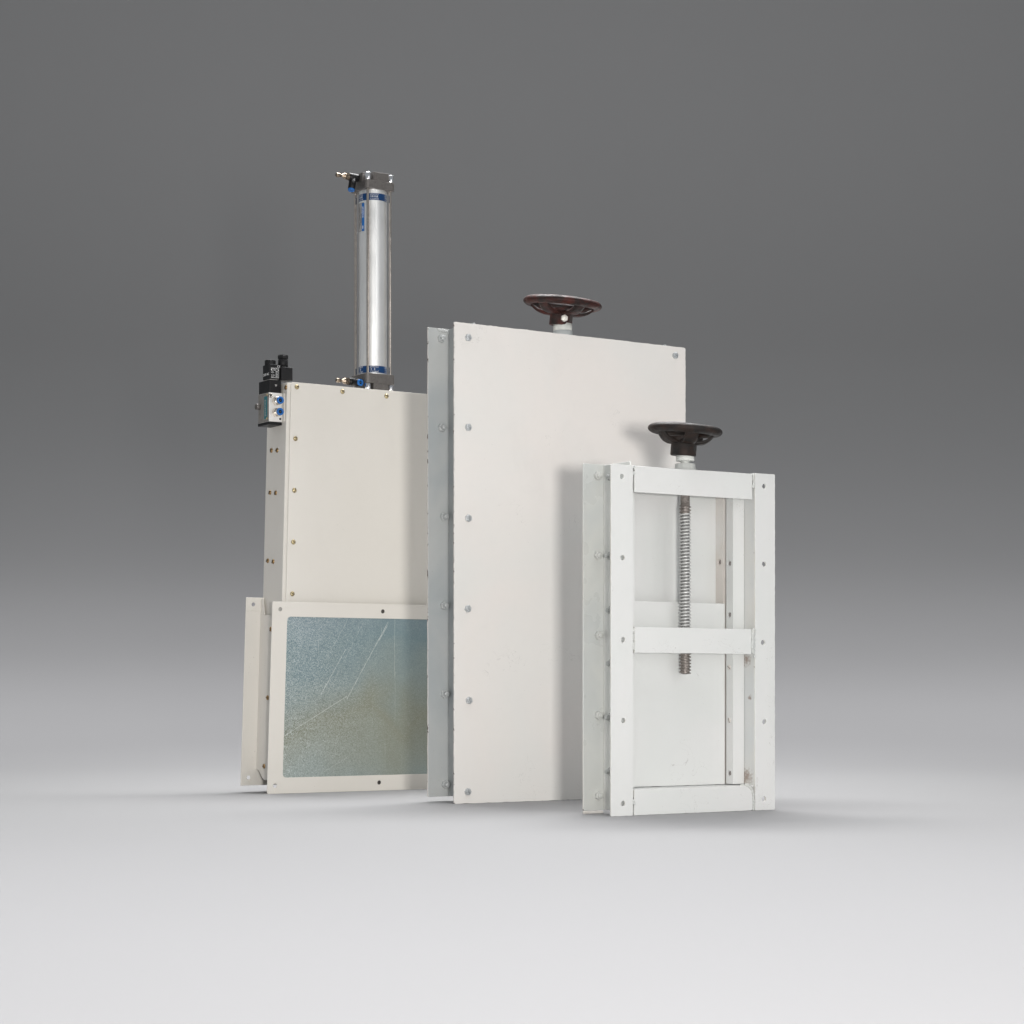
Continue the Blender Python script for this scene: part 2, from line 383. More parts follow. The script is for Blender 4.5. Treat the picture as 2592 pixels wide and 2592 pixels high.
def weld(parent, pts, r=.003, mat=None, n=14, seed=1):
    rnd = random.Random(seed); b = MB()
    for i in range(n):
        t = i/(n-1)*(len(pts)-1); k = min(int(t), len(pts)-2)
        p = Vector(pts[k]).lerp(Vector(pts[k+1]), t-k)
        q = bmesh.new(); bmesh.ops.create_icosphere(q, subdivisions=2, radius=r*rnd.uniform(.75, 1.25))
        for v in q.verts: v.co = Vector((v.co.x, v.co.y*.55, v.co.z*1.3))*(1+.22*noise.noise(v.co*400+Vector((i, 0, 0))))
        b._merge(q, 0, True, Matrix.Translation(p+Vector((rnd.uniform(-1, 1)*r*.3, 0, rnd.uniform(-1, 1)*r*.4))))
    return b.build('weld_bead', mat, parent)

def handwheel(parent, loc, Ro, rim_w, rim_h, drop, hubr, hubh, mat, tilt, spin, setbolt=None, nspoke=5):
    """loc = centre of the rim; drop = rim centre down to top of hub"""
    hw = bpy.data.objects.new('handwheel', None); COL.objects.link(hw); hw.parent = parent; hw.location = loc; hw.rotation_euler = (tilt[0], tilt[1], 0)
    b = MB(); prof = []
    for k in range(25):
        a = 2*math.pi*k/24
        prof.append((Ro-rim_w+rim_w*math.cos(a), rim_h*math.sin(a)*(1-.12*math.cos(a))))
    b.lathe(prof, n=72)
    for v in b.bm.verts:
        v.co *= 1+.006*noise.noise(v.co*25)
        v.co.z += .0006*noise.noise(v.co*40+Vector((3, 3, 3)))
    b.build('rim', mat, hw)
    for i in range(nspoke):
        a = spin+2*math.pi*i/nspoke; b = MB()
        # curved spoke: wide web dropping from the rim to the hub top
        bm = bmesh.new(); prev = None; n = 9; rr0 = hubr*.8; rr1 = Ro-rim_w*1.25
        rows = []
        for k in range(n+1):
            t = k/n; r_ = rr0+(rr1-rr0)*t
            zc = -drop*(1-t**3.2)*.95-.001; hw_ = .0175-.002*t; th = .0058-.001*t
            rows.append([bm.verts.new((r_, s*hw_*(1 if q else 1), zc+q_*th)) for s, q_, q in ((-1, -1, 0), (-.55, -1.35, 0), (.55, -1.35, 0), (1, -1, 1), (1, .4, 1), (-1, .4, 1))])
        for A, B in zip(rows, rows[1:]):
            for k in range(6): bm.faces.new((A[k], A[(k+1) % 6], B[(k+1) % 6], B[k]))
        bm.faces.new(rows[0]); bm.faces.new(rows[-1][::-1]); bmesh.ops.recalc_face_normals(bm, faces=bm.faces)
        b._merge(bm, 0, True, Matrix.Rotation(a, 4, 'Z')); b.build('spoke', mat, hw)
    b = MB()
    zt = -drop
    b.lathe([(0, zt+.012), (hubr*1.15, zt+.010), (hubr*1.45, zt+.0095), (hubr*1.40, zt+.003), (hubr*1.12, zt-.001), (hubr, zt-.004), (hubr, zt-hubh+.002), (hubr-.0015, zt-hubh), (hubr*.7, zt-hubh), (0, zt-hubh)], n=48)
    for v in b.bm.verts: v.co *= 1+.004*noise.noise(v.co*60)
    b.build('hub', mat, hw)
    if setbolt:
        x, z = setbolt; y = -math.sqrt(max(hubr**2-x*x, 0))
        b = MB(); d = Vector((x, y, 0)).normalized()
        b.hexa((0, 0, 0), d, .0098, -.002, .0045, phase=.2, mi=0)
        b.cyl((0, 0, 0), d, .0072, .0045, .0050, .0002, n=20)
        sb = b.build('set_bolt', M['setbolt'], hw, (x, y, z))
    return hw
M['setbolt'] = metal('bright_set_bolt', (.62, .60, .55), (.86, .84, .78), .4, 420, .8, .3)

def channel(parent, side, W, wd, d, z0, z1, t, mats, fl_front, name='side_channel', zb0=None, zb1=None, holes=(), nutz=(), fr=True, wob=0, fm=0):
    """C channel: web at distance wd from the outer edge, front flange optional, back flange at depth d"""
    b = MB()
    if side > 0: X = lambda u: W-u
    else: X = lambda u: u
    lo = lambda a, c: (min(X(a), X(c)), max(X(a), X(c)))
    xa, xb = lo(wd-t, wd); b.box(xa, xb, fl_front, d-.0005, z0+.001, z1-.001, .0012, 2 if len(mats) > 2 else 0)
    xa, xb = lo(0, wd)
    zb0 = z0 if zb0 is None else zb0; zb1 = z1 if zb1 is None else zb1
    b.plate(rrect(xa, zb0, xb, zb1, .003, wob, seed=side*3+5), [circ(X(h[0]), h[1], .0055) for h in holes], d, d+t, 'w', 0, 1)
    # small inside fillet between web and back flange
    return b.build(name, mats, parent)

# ================================================================ valve 2 : tall knife gate with front cover plate
def valve2():
    O = (-.146, 5.27, 0)
    g = thing('slide_gate_valve', O, TH, 'large white gate valve with bolted cover plate and rusty red handwheel', 'gate valve')
    W, H = .742, 1.221
    b = MB(); b.plate(rrect(0, 0, W, H, .005, .0011, .008, seed=2), [], 0, .005, 'w', 0, 1, .0007)
    b.build('cover_plate', [M['white2'], M['edge2']], g)
    for s in (-1, 1):
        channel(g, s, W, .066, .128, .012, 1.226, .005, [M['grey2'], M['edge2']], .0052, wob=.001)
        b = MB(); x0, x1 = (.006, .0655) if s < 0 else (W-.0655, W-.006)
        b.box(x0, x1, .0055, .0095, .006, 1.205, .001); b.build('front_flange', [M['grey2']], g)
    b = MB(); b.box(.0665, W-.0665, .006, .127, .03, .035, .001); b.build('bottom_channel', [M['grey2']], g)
    b = MB(); b.box(.0665, W-.0665, .006, .127, 1.200, 1.206, .001); b.build('top_channel', [M['white2']], g)
    b = MB(); b.box(.0672, W-.0672, .122, .1275, .036, 1.199, .001); b.build('back_plate', [M['white2']], g)
    # weld at the top of the left channel
    weld(g, [(.030, .1262, 1.222), (.063, .1262, 1.217)], .0032, M['grey2'], 12, 3)
    weld(g, [(.064, .122, 1.220), (.066, .03, 1.208)], .0028, M['edge2'], 20, 4)
    hb = None
    for i, (x, z) in enumerate([(.0402, 1.1837), (.0402, .9558), (.0409, .7248), (.0390, .4948), (.0425, .2619), (.0390, .0299),
                                (.7047, 1.1968), (.704, .964), (.7045, .733), (.704, .50), (.705, .268), (.7035, .0330)]):
        if hb is None: hb = hex_bolt_mesh(g, M['bolt']); hb.location = (x, 0, z); o = hb
        else: o = dup(hb, g, (x, -.0002, z))
        o.rotation_euler = (0, random.uniform(0, 1), 0)
    nt = None
    for i, (x, z) in enumerate([(.039, 1.199), (.039, .968), (.0455, .738), (.0465, .5065), (.048, .2776), (.0505, .0437)]):
        if nt is None: nt = stud_nut_mesh(g, M['boltw']); nt.location = (x, .1278, z); o = nt
        else: o = dup(nt, g, (x, .1278, z))
        o.rotation_euler = (random.uniform(-.1, .1), random.uniform(0, 1), random.uniform(-.14, .1))
    b = MB(); b.cyl((.061, .095, 1.0652), (-1, 0, 0), .0075, 0, .007, n=20); b.lathe([(.0105, 0), (.0105, .002), (.0075, .002)], (.061, .095, 1.0652), (-1, 0, 0), n=24)
    b.build('stud', M['boltw'], g)
    # shaft, collar, wheel
    b = MB(); c = (.3787, .065, 0)
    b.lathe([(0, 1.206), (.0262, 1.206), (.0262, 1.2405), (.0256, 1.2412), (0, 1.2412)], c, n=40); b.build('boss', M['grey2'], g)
    b = MB(); b.lathe([(0, 1.2420), (.0246, 1.2420), (.0250, 1.2426), (.0250, 1.2605), (0, 1.2605)], c, n=40); b.build('collar', M['nylon'], g)
    handwheel(g, (.3787, .065, 1.3150), .105, .0135, .0112, .0245, .0305, .034, M['wheelred'], (R(6.2), R(2.4)), .95, (-.0095, -.041))
    return g
valve2()

# ================================================================ valve 3 : small open frame gate with spindle
def valve3():
    O = (.22643731, 4.75428135, 0)
    g = thing('slide_gate_valve', O, TH, 'small white open-frame gate valve with threaded spindle and black handwheel', 'gate valve')
    W = .489; e = [M['white3'], M['edge3']]
    def flange(x0, x1, z1, holes, sd, corner):
        b = MB(); b.plate(rrect(x0, 0, x1, z1, .0025, .0009, .008, seed=sd), [circ(x, z, .0062, 22, .0022, sd+i*3) for i, (x, z) in enumerate(holes)], 0, .005, 'w', 0, 1, .0006)
        return b.build('front_flange', e, g)
    flange(0, .0622, .8055, [(.0307, .7785), (.0326, .5925), (.0336, .4044), (.0345, .2188), (.0339, .0288)], 11, 0)
    flange(.4268, W, .8088, [(.4554, .7786), (.4551, .5913), (.4516, .4029), (.4554, .2124), (.4544, .0270)], 23, 0)
    # channels (web + back flange)
    for s, zb in ((-1, .8165), (1, .81)):
        hl = [(.0475 if False else .048, .12)] if False else []
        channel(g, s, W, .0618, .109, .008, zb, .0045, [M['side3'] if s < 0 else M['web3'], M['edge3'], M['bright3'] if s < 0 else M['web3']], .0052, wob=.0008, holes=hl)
    # return lip under the left back flange
    b = MB(); b.box(.003, .061, .1135, .1185, .0, .0065, .0015); b.build('foot_strip', [M['inner3']], g)
    # cross bars
    b = MB(); b.plate([(.0665, .7445), (.4175, .7445), (.4178, .760), (.4172, .775), (.4182, .79), (.417, .8035), (.413, .8062), (.3, .8062), (.2, .8052), (.1, .805), (.0700, .8046), (.0668, .8035), (.0664, .782), (.0668, .765)], [], -.0004, .0045, 'w', 0, 1, .0009)
    b.box(.0655, .4255, .0046, .105, .8018, .8062, .0015, 0)
    b.build('top_channel', e, g)
    b = MB(); b.plate(rrect(.0668, .3745, .4150, .4345, .0012, .0007, .01, seed=31), [], -.0006, .0055, 'w', 0, 1, .0006)
    b.build('middle_bar', e, g)
    b = MB(); b.plate([(.0660, .0)]+[(.066+.35*k/30, .0003+.0007*noise.noise(Vector((k*.9, 0, 2)))) for k in range(1, 30)]+[(.414, .0005), (.4190, .003), (.4195, .02), (.4185, .035), (.417, .050), (.411, .0575), (.405, .0598), (.3, .0602), (.2, .0606), (.1, .061), (.0685, .0605), (.0662, .058)], [], -.0004, .0045, 'w', 0, 1, .0012)
    b.box(.0655, .4255, .0046, .105, .0565, .0604, .0012, 0)
    b.build('bottom_channel', e, g)
    # guide bars
    def bar(x0, x1, y0, y1, z0, z1, hz, mat, hx=None):
        b = MB()
        hl = [circ((y0+y1)/2+(hx or 0), z, .0068, 18, .001, z*7) for z in hz]
        b.plate(rrect(y0, z0, y1, z1, .0008), hl, x0, x0+.004, 'u', 0, None, .0005)
        b.box(x0+.0042, x1, y0, y1, z0, z1, .0006)
        o = b.build('guide_bar', [mat], g)
        for z in hz:
            b = MB(); b.lathe([(0, 0), (.0058, 0), (.0052, .0010), (.002, .0014), (0, .0006)], (x0+.0042, (y0+y1)/2+(hx or 0), z), (-1, 0, 0), n=20)
            b.build('hole_shade_disc', M['recess'], g)  # dark disc standing in for the shade in the hole
        return o
    bar(.3918, .4262, .0405, .0668, .0625, .801, (.594, .470, .0883), M['white3'], .001)
    bar(.0625, .0975, .0405, .0668, .0625, .801, (), M['white3'])
    # rear guides
    bar(.3920, .4262, .0785, .1065, .0625, .800, (.599,), M['inner3'])
    bar(.0625, .0975, .0785, .1065, .0625, .800, (), M['inner3'])
    # two flush screws in the front guide bar
    for z, a in ((.3431, .6), (.2158, 1.2)):
        b = MB(); ax = (-1, 0, 0)
        b.lathe([(0, 0), (.0064, 0), (.0064, .0009), (.0055, .0015), (0, .0017)], (.3918, .0545, z), ax, n=22)
        rot = Matrix.Translation((.3918, .0545, z)) @ Matrix.Rotation(a, 4, 'X')
        b.box(-.0021, -.0012, -.006, .006, -.0007, .0007, 0, 1, rot)
        b.build('slotted_screw', [M['inner3'], M['cast']], g)
    # blade and rear plate
    b = MB(); b.plate(rrect(.0985, .0615, .3898, .4975, .001, .0007, .008, seed=44), [], .0690, .0755, 'w', 0, 1, .0005)
    b.build('gate_blade', e, g)
    b = MB(); b.box(.066, .4225, .1070, .1085, .0608, .8012, .0004); b.build('rear_plate', [M['white3']], g)
    # welds
    for pts, r, n, sd in (([(.4185, -.0012, .378), (.4195, -.0012, .433)], .0042, 16, 1), ([(.4235, -.001, .37), (.4235, -.001, .432)], .0026, 14, 2),
                          ([(.4195, -.0005, .776), (.4225, -.001, .7825), (.4205, -.0008, .803)], .0034, 11, 3),
                          ([(.384, .002, .0612), (.405, .0, .0612), (.416, -.0005, .052), (.4215, -.0005, .036), (.4215, -.0005, .004)], .0029, 30, 4),
                          ([(.0640, -.0002, .428), (.0645, -.0002, .384)], .0022, 12, 5), ([(.0642, -.0004, .789), (.0655, -.0004, .786)], .0026, 4, 6),
                          ([(.0642, -.0004, .033), (.0662, -.0004, .029)], .0034, 4, 7), ([(.064, -.0004, .801), (.066, -.0004, .803)], .0022, 3, 8)):
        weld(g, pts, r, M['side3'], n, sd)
    # nuts on the back flange, bolts through the web
    nt = None
    for i, (x, z) in enumerate([(.039, .7895), (.039, .604), (.0412, .4166), (.0412, .2294), (.0412, .0415)]):
        if nt is None: nt = stud_nut_mesh(g, M['nutpale'], .009, .0135, .0105); nt.location = (x, .1088, z); o = nt
        else: o = dup(nt, g, (x, .1088, z))
        o.rotation_euler = (0, random.uniform(0, 1), 0)
    bt = None
    for i, (z, l) in enumerate([(.785, .008), (.6013, .02), (.4747, .008), (.3503, .006), (.2247, .02), (.0985, .014)]):
        if bt is None:
            b = MB(); b.hexa((0, 0, 0), (-1, 0, 0), .010, 0, .006, phase=.2); b.cyl((0, 0, 0), (-1, 0, 0), .0055, .005, 1*.016, .0008, n=16)
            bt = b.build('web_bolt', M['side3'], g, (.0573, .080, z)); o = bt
        else: o = dup(bt, g, (.0573, .080, z))
        o.scale = (.55+l*22, 1, 1)
    # spindle
    cx, cy = .2425, .036
    def thread(z0, z1, pitch, ro, ri, name, mats, split=None):
        b = bmesh.new(); nz = int((z1-z0)/pitch*10); na = 28; rows = []
        for j in range(nz+1):
            z = z0+(z1-z0)*j/nz; row = []
            for k in range(na):
                a = 2*math.pi*k/na; ph = ((z-pitch*k/na)/pitch) % 1
                tt = 0 if ph < .46 else (min(1, (ph-.46)/.10) if ph < .88 else max(0, 1-(ph-.88)/.12))
                r_ = ri+(ro-ri)*tt
                env = min(1, (z1-z)/.003+.55, (z-z0)/.003+.55); r_ *= min(1, env)
                r_ *= 1+.02*noise.noise(Vector((z*300, a*2, 1)))
                row.append(b.verts.new((cx+r_*math.cos(a), cy+r_*math.sin(a), z)))
            rows.append(row)
        for A, B in zip(rows, rows[1:]):
            for k in range(na): f = b.faces.new((A[k], A[(k+1) % na], B[(k+1) % na], B[k])); f.smooth = False
        b.faces.new(rows[0][::-1]); b.faces.new(rows[-1])
        if split:
            for f in b.faces:
                if f.calc_center_median().z > split: f.material_index = 1
        m = MB(); me = bpy.data.meshes.new('t'); b.to_mesh(me); b.free(); m.bm.from_mesh(me); bpy.data.meshes.remove(me)
        return m
    m = thread(.3265, .726, .0077, .0141, .0104, 'spindle', None)
    for f in m.bm.faces:
        z = f.calc_center_median().z
        rr_ = math.hypot(f.calc_center_median().x-cx, f.calc_center_median().y-cy)
        if rr_ < .0118: f.material_index = 2
        if z > .705 or z < .378: f.material_index = 1
    m.lathe([(0, .722), (.0108, .722), (.0108, .803), (0, .803)], (cx, cy, 0), n=28, mi=1)
    m.build('spindle', [M['spin'], M['spindark'], M['groove']], g)
    b = MB(); b.cyl((cx, cy, .405), (0, 0, 1), .021, -.024, .024, .001, n=6, smooth=False)
    b.build('spindle_nut', M['white3'], g)
    # boss, washer, collar, wheel
    c = (.2444, .0385, 0)
    b = MB(); b.lathe([(0, .805), (.0305, .805), (.0298, .8075), (.0262, .811), (.0245, .8145), (.0245, .8225), (.0238, .8232), (0, .8232)], c, n=40)
    for v in b.bm.verts: v.co += Vector((1, 1, 0))*.0009*noise.noise(v.co*90)
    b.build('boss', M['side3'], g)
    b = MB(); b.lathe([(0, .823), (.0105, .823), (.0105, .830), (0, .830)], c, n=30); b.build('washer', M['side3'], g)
    b = MB(); b.lathe([(0, .8295), (.0212, .8295), (.0217, .830), (.0217, .8435), (0, .8435)], c, n=40); b.build('collar', M['nylon'], g)
    handwheel(g, (.2444, .0385, .9030), .0885, .0140, .0110, .0265, .0305, .0345, M['wheelblk'], (R(4.4), R(2.6)), .55)
    return g
valve3()

# ================================================================ valve 1 : cream pneumatic slide gate
def sh(z): return .032*min(z, .54)+.026*max(0, z-.54)
def shear(co): return Vector((co.x+sh(co.z), co.y, co.z))
def sp(x, y, z): return (x+sh(z), y, z)
def valve1():
    O = (-.67740741, 5.75796296, 0)
    g = thing('slide_gate_valve', O, TH, 'cream gate valve with tall silver air cylinder on top and bare zinc gate plate', 'gate valve')
    e = [M['cream'], M['cream']]
    # lower duct: front flange frame, blade, box, back flange
    b = MB(); b.plate(rrect(0, 0, .714, .5335, .0045), [rrect(.0472, .0442, .6668, .4920, .011, n=6)]+[circ(x, z, .0060, 24) for x, z in
        [(.0246, .512), (.3525, .5125), (.689, .512), (.0240, .0223), (.3560, .0230), (.689, .0225)]], 0, .003, 'w', 0, 1, .0006)
    b.build('front_flange', e, g, fn=shear)
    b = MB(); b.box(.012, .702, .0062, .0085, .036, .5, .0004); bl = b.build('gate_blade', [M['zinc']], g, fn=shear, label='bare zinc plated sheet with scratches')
    b = MB()                                    # side walls of the duct
    prof = [(.1405, .063), (.125, .0595), (.1205, .059), (.100, .036), (.090, .031), (.0095, .029), (.0095, .499), (.1395, .547)]
    prof = [(.0095, .035), (.088, .035), (.101, .041), (.122, .060), (.1395, .064), (.1395, .545), (.128, .546), (.115, .50), (.0095, .499)]
    b.plate(prof, [], .0335, .0358, 'u', 0, None, .0003)
    b.build('duct_side', [M['cream']], g, fn=shear)
    b = MB(); b.plate(prof, [], .678, .6803, 'u', 0, None, .0003); b.build('duct_side', [M['cream']], g, fn=shear)
    b = MB(); b.box(.0360, .6775, .0090, .1395, .0605, .0630, .0005); b.build('duct_bottom', [M['cream']], g, fn=shear)
    b = MB(); b.plate(rrect(-.0125, .018, .726, .5495, .002), [rrect(.06, .07, .655, .49, .008)]+[circ(x, z, .0058, 24) for x, z in [(.0108, .5300), (.0108, .0405), (.352, .53), (.352, .04)]], .1400, .1428, 'w', 0, 1, .0005)
    b.build('back_flange', e, g, fn=shear)
    for z0, z1 in ((.009, .034), (.502, .524)):
        b = MB(); b.box(.335, .378, .012, .018, z0, z1, .0006); b.build('hole_backing_plate', [M['cast']], g, fn=shear)  # dark plate added behind the flange hole in place of shade inside
    # seam weld across the left back flange and the duct side
    weld(g, [sp(-.010, .1392, .512), sp(.031, .1392, .5115)], .0009, M['cream'], 18, 9)
    # upper body (bonnet)
    b = MB(); b.box(.0430, .6710, .0270, .1460, .5000, 1.1480, .0016, 0, seg=3)
    b.build('bonnet', [M['cream']], g, fn=shear)
    b = MB(); b.plate(rrect(.0535, .5025, .6630, 1.1500, .0075, n=6), [], .0232, .0262, 'w', 0, 1, .0007)
    b.build('cover_plate', e, g, fn=shear)
    b = MB(); b.box(.0427, .0470, .0255, .0268, 1.098, 1.1478, .0003); b.build('corner_lip', [M['cream']], g, fn=shear)
    s0 = None
    for i, (x, z) in enumerate([(.0715, 1.137), (.217, 1.1355), (.361, 1.1335), (.5055, 1.132), (.650, 1.131), (.0710, .9920), (.0715, .8470), (.0720, .7020), (.0725, .5570),
                                (.648, .985), (.648, .84), (.648, .70), (.648, .557)]):
        if s0 is None: s0 = slot_screw_mesh(g, M['brass']); s0.location = sp(x, .0232, z); o = s0
        else: o = dup(s0, g, sp(x, .0232, z))
        o.rotation_euler = (0, [.2, 1.1, .9, .3, 0, -.9, -.6, 1.3, 1.2, .4, .7, .1, .9][i], 0)
    s1 = None
    for i, (y, z, x) in enumerate([(.1135, .9655, .0428), (.078, .9625, .0428), (.116, .8465, .0428), (.0805, .8430, .0428), (.1200, .6535, .0428), (.0860, .6495, .0428),
                                   (.0705, .4585, .0334), (.0790, .2660, .0334), (.0890, .0735, .0334), (.0325, 1.1345, .0428)]):
        if s1 is None: s1 = slot_screw_mesh(g, M['darkbrass'], (-1, 0, 0), .5); s1.location = sp(x, y, z); o = s1
        else: o = dup(s1, g, sp(x, y, z))
        o.rotation_euler = (random.uniform(0, 3), 0, 0)
    # ---- solenoid valve on the left side
    sv = bpy.data.objects.new('solenoid_valve', None); COL.objects.link(sv); sv.parent = g; sv.location = (sh(1.09), 0, 0)
    b = MB(); b.box(.0395, .0426, .036, .125, 1.040, 1.118, .001); b.build('mounting_plate', M['cream'], sv)
    b = MB(); b.box(.0000, .0405, .050, .116, 1.0385, 1.1200, .0008)
    b.build('valve_body', M['alum'], sv)
    b = MB(); b.box(-.0012, -.0001, .051, .115, 1.0395, 1.1190, .0003)
    b.box(-.0016, -.0011, .060, .078, 1.047, 1.110, .0001, 1); b.box(-.0016, -.0011, .080, .100, 1.044, 1.112, .0001, 2)
    Tm = Matrix(((0, 0, -1, -.0017), (1, 0, 0, .090), (0, -1, 0, 1.078), (0, 0, 0, 1)))
    Tl = Matrix.Translation((-.0018, .070, 1.078)) @ Matrix.Rotation(R(-90), 4, 'Z') @ Matrix.Rotation(R(90), 4, 'X') @ Matrix.Rotation(R(90), 4, 'Z')
    b.text('JANATICS', .0105, Tl, 3, bold=.0002)
    b.build('nameplate', [M['dullalum'], M['teal'], M['dullalum'], M['label']], sv)
    b = MB(); b.box(-.0015, .0392, .0485, .1175, 1.0300, 1.0383, .001); b.build('bottom_cover', M['black'], sv)
    b = MB(); b.box(.0010, .0375, .0490, .1160, 1.1203, 1.1555, .0012)
    b.lathe([(0, 0), (.0045, 0), (.0045, .0008), (0, .0008)], (.0205, .0490, 1.1405), (0, -1, 0), n=3, smooth=False, mi=1, phase=.5)
    b.lathe([(0, 0), (.0016, 0), (.0016, .004), (0, .004)], (.0295, .0490, 1.136), (0, -1, 0), n=10, mi=0)
    b.build('pilot_head', [M['black'], M['label']], sv)
    b = MB(); b.box(.0030, .0362, .0540, .0960, 1.1585, 1.2000, .0018); b.box(.006, .030, .058, .092, 1.1553, 1.159, .0004, 1)
    def front(x, z): return Matrix.Translation((x, .0539, z)) @ Matrix.Rotation(R(90), 4, 'X')
    b.text('CE', .0078, front(.0315, 1.1945), 2, bold=.00003)
    b.text('JANATICS', .0056, front(.0200, 1.1880), 2, bold=.00005)
    b.text('INDIA', .0034, front(.0200, 1.1838), 2, bold=.00003)
    b.box(.0080, .0112, .0537, .05395, 1.1826, 1.1850, 0, 2); b.box(.0290, .0322, .0537, .05395, 1.1826, 1.1850, 0, 2)
    b.box(.0312, .0318, .0537, .05395, 1.1625, 1.1815, 0, 2); b.box(.0078, .0318, .0537, .05395, 1.1622, 1.1630, 0, 2)
    for k, (a, c) in enumerate((('TYPE', '2.5W'), ('VOLTS', '220V'), ('', '50Hz'), ('POWER', 'IP65'), ('DUTY', '100%'))):
        z = 1.1800-.0036*k
        if a: b.text(a, .0031, front(.0085, z), 2, align='LEFT', bold=0)
        for q in range(3): b.box(.0225+.0022*q, .0241+.0022*q-(.0004 if k % 2 else 0), .0537, .05395, z-.0008, z+.0008, 0, 2)   # unreadable small print
    Ts = Matrix.Translation((.0029, .0745, 1.1720)) @ Matrix.Rotation(R(-90), 4, 'Z') @ Matrix.Rotation(R(90), 4, 'X')
    b.text('220V AC', .0096, Ts, 2, bold=.00005)
    b.build('coil', [M['black'], M['label'], M['print']], sv)
    b = MB()
    b.lathe([(0, 1.1995), (.0155, 1.1995), (.0155, 1.2125), (.0145, 1.2135), (0, 1.2135)], (.0165, .076, 0), n=12, smooth=False); b.lathe([(0, 1.2), (.012, 1.2), (.012, 1.2142), (0, 1.2142)], (.0165, .076, 0), n=20)
    b.build('coil_cap', M['blackm'], sv)
    b = MB(); b.box(.0368, .0725, .047, .083, 1.1565, 1.1945, .0022, 0, seg=3)
    b.lathe([(0, 1.194), (.0142, 1.194), (.0137, 1.2165), (.0120, 1.218), (.0120, 1.2195), (0, 1.2195)], (.0515, .066, 0), n=28)
    b.build('plug_connector', M['blackm'], sv)
    b = MB(); b.lathe([(0, 1.2190), (.0140, 1.2190), (.0148, 1.2205), (.0148, 1.2275), (.0132, 1.2300), (.007, 1.2302), (.0065, 1.2285), (0, 1.2285)], (.0515, .066, 0), n=9, smooth=False)
    b.build('cable_gland', M['blackm'], sv)
    def pushfit(parent, p, ax, name='push_fitting', base=True, L=.030, r=.0098, body=None):
        b = MB(); ax = Vector(ax).normalized(); p = Vector(p)
        if base:
            b.hexa(p, ax, .0132, 0, .014, mi=0, phase=.2); b.lathe([(.0098, .013), (.0098, L-.006)], p, ax, n=24, mi=0)
        else:
            b.lathe([(0, 0), (r+.0012, 0), (r+.0012, L-.006), (r, L-.005)], p, ax, n=24, mi=0)
        b.lathe([(r*.98, L-.007), (r+.0006, L-.006), (r+.0006, L-.0008), (r-.0002, L), (r*.60, L), (r*.55, L-.001), (r*.55, L-.006)], p, ax, n=28, mi=1)
        b.lathe([(r*.56, L-.006), (0, L-.006)], p, ax, n=20, mi=2)
        b.lathe([(0, L-.006), (.0012, L-.006), (.0012, L-.002), (0, L-.002)], p, ax, n=8, mi=3)
        return b.build(name, [body or M['nickel'], M['blue'], M['hole'], M['nickel']], parent)
    pushfit(sv, (.0210, .050, 1.0960), (0, -1, 0)); pushfit(sv, (.0205, .050, 1.0640), (0, -1, 0))
    b = MB(); b.lathe([(0, 0), (.0052, 0), (.0062, .002), (.0055, .0045), (.0030, .0048), (.0028, .003), (0, .003)], (.0035, .050, 1.1105), (0, -1, 0), n=20, mi=0)
    b.lathe([(.0031, .0046), (0, .0047)], (.0035, .050, 1.1105), (0, -1, 0), n=16, mi=1)
    b.build('exhaust_port', [M['nickel'], M['hole']], sv)
    b = MB(); b.lathe([(0, 0), (.0032, 0), (.0030, .0006), (0, .0006)], (.0345, .050, 1.0475), (0, -1, 0), n=16)
    b.build('mounting_hole', M['hole'], sv)
    for y, z in ((.060, 1.1135), (.060, 1.0475)):
        b = MB(); b.lathe([(0, 0), (.0036, 0), (.0030, .0022), (0, .0026)], (-.0012, y, z), (-1, 0, 0), n=16); b.build('cross_screw', M['brass'], sv)
    b = MB(); b.hexa((.012, .116, 1.0860), (0, 1, 0), .0095, 0, .010); b.hexa((.012, .116, 1.058), (0, 1, 0), .0062, 0, .009, mi=1)
    b.build('rear_port_plug', [M['cast'], M['darkbrass']], sv)
    b = MB(); b.cyl((-.0002, .106, 1.0845), (-1, 0, 0), .0085, 0, .013, n=20); b.build('side_plug', M['cast'], sv)
    # ---- air cylinder (stands truly upright)
    ac = bpy.data.objects.new('air_cylinder', None); COL.objects.link(ac); ac.parent = g; ac.location = (.3835, .0850, 0)
    hc = .0485; ra = .037; rt = .0405
    def cap(z0, z1, znut0, znut1, name):
        b = MB(); r = .011
        full0, full1 = (z0, znut0) if znut0 > (z0+z1)/2-.002 else (znut1, z1)
        nt0, nt1 = (znut0, znut1)
        b.plate(rrect(-hc, -hc, hc, hc, r, n=5), [], full0, full1, 'z', 0, None, .0012)
        # cross shaped half with corner pockets for the nuts
        a = hc-.0235; k = hc
        cross = [(-a, -k), (a, -k), (a, -a), (k, -a), (k, a), (a, a), (a, k), (-a, k), (-a, a), (-k, a), (-k, -a), (-a, -a)]
        b.plate(cross, [], nt0 if nt0 > full0 else nt0, nt1, 'z', 0, None, .0009)
        return b.build(name, M['cast'], ac)
    cap(1.7310, 1.7780, 1.7545, 1.7780, 'end_cap')
    cap(1.1485, 1.1985, 1.1485, 1.1700, 'end_cap')
    b = MB(); b.lathe([(0, 1.778), (.020, 1.778), (.0195, 1.7805), (0, 1.7805)], n=30); b.build('cap_disc', M['cast'], ac)
    b = MB(); b.lathe([(rt, 1.1980), (rt, 1.7315)], n=96); b.build('barrel', M['tube'], ac)
    def wrap(ang, z, rot180=False, rad=rt+.00035, vert=False):
        def f(c):
            x, y = (c.x, c.y)
            if rot180: x, y = -x, -y
            if vert: x, y = (y, -x) 
            a = ang+x/rad
            return Vector((rad*math.sin(a)*(1+c.z), -rad*math.cos(a)*(1+c.z), z+y))
        return f
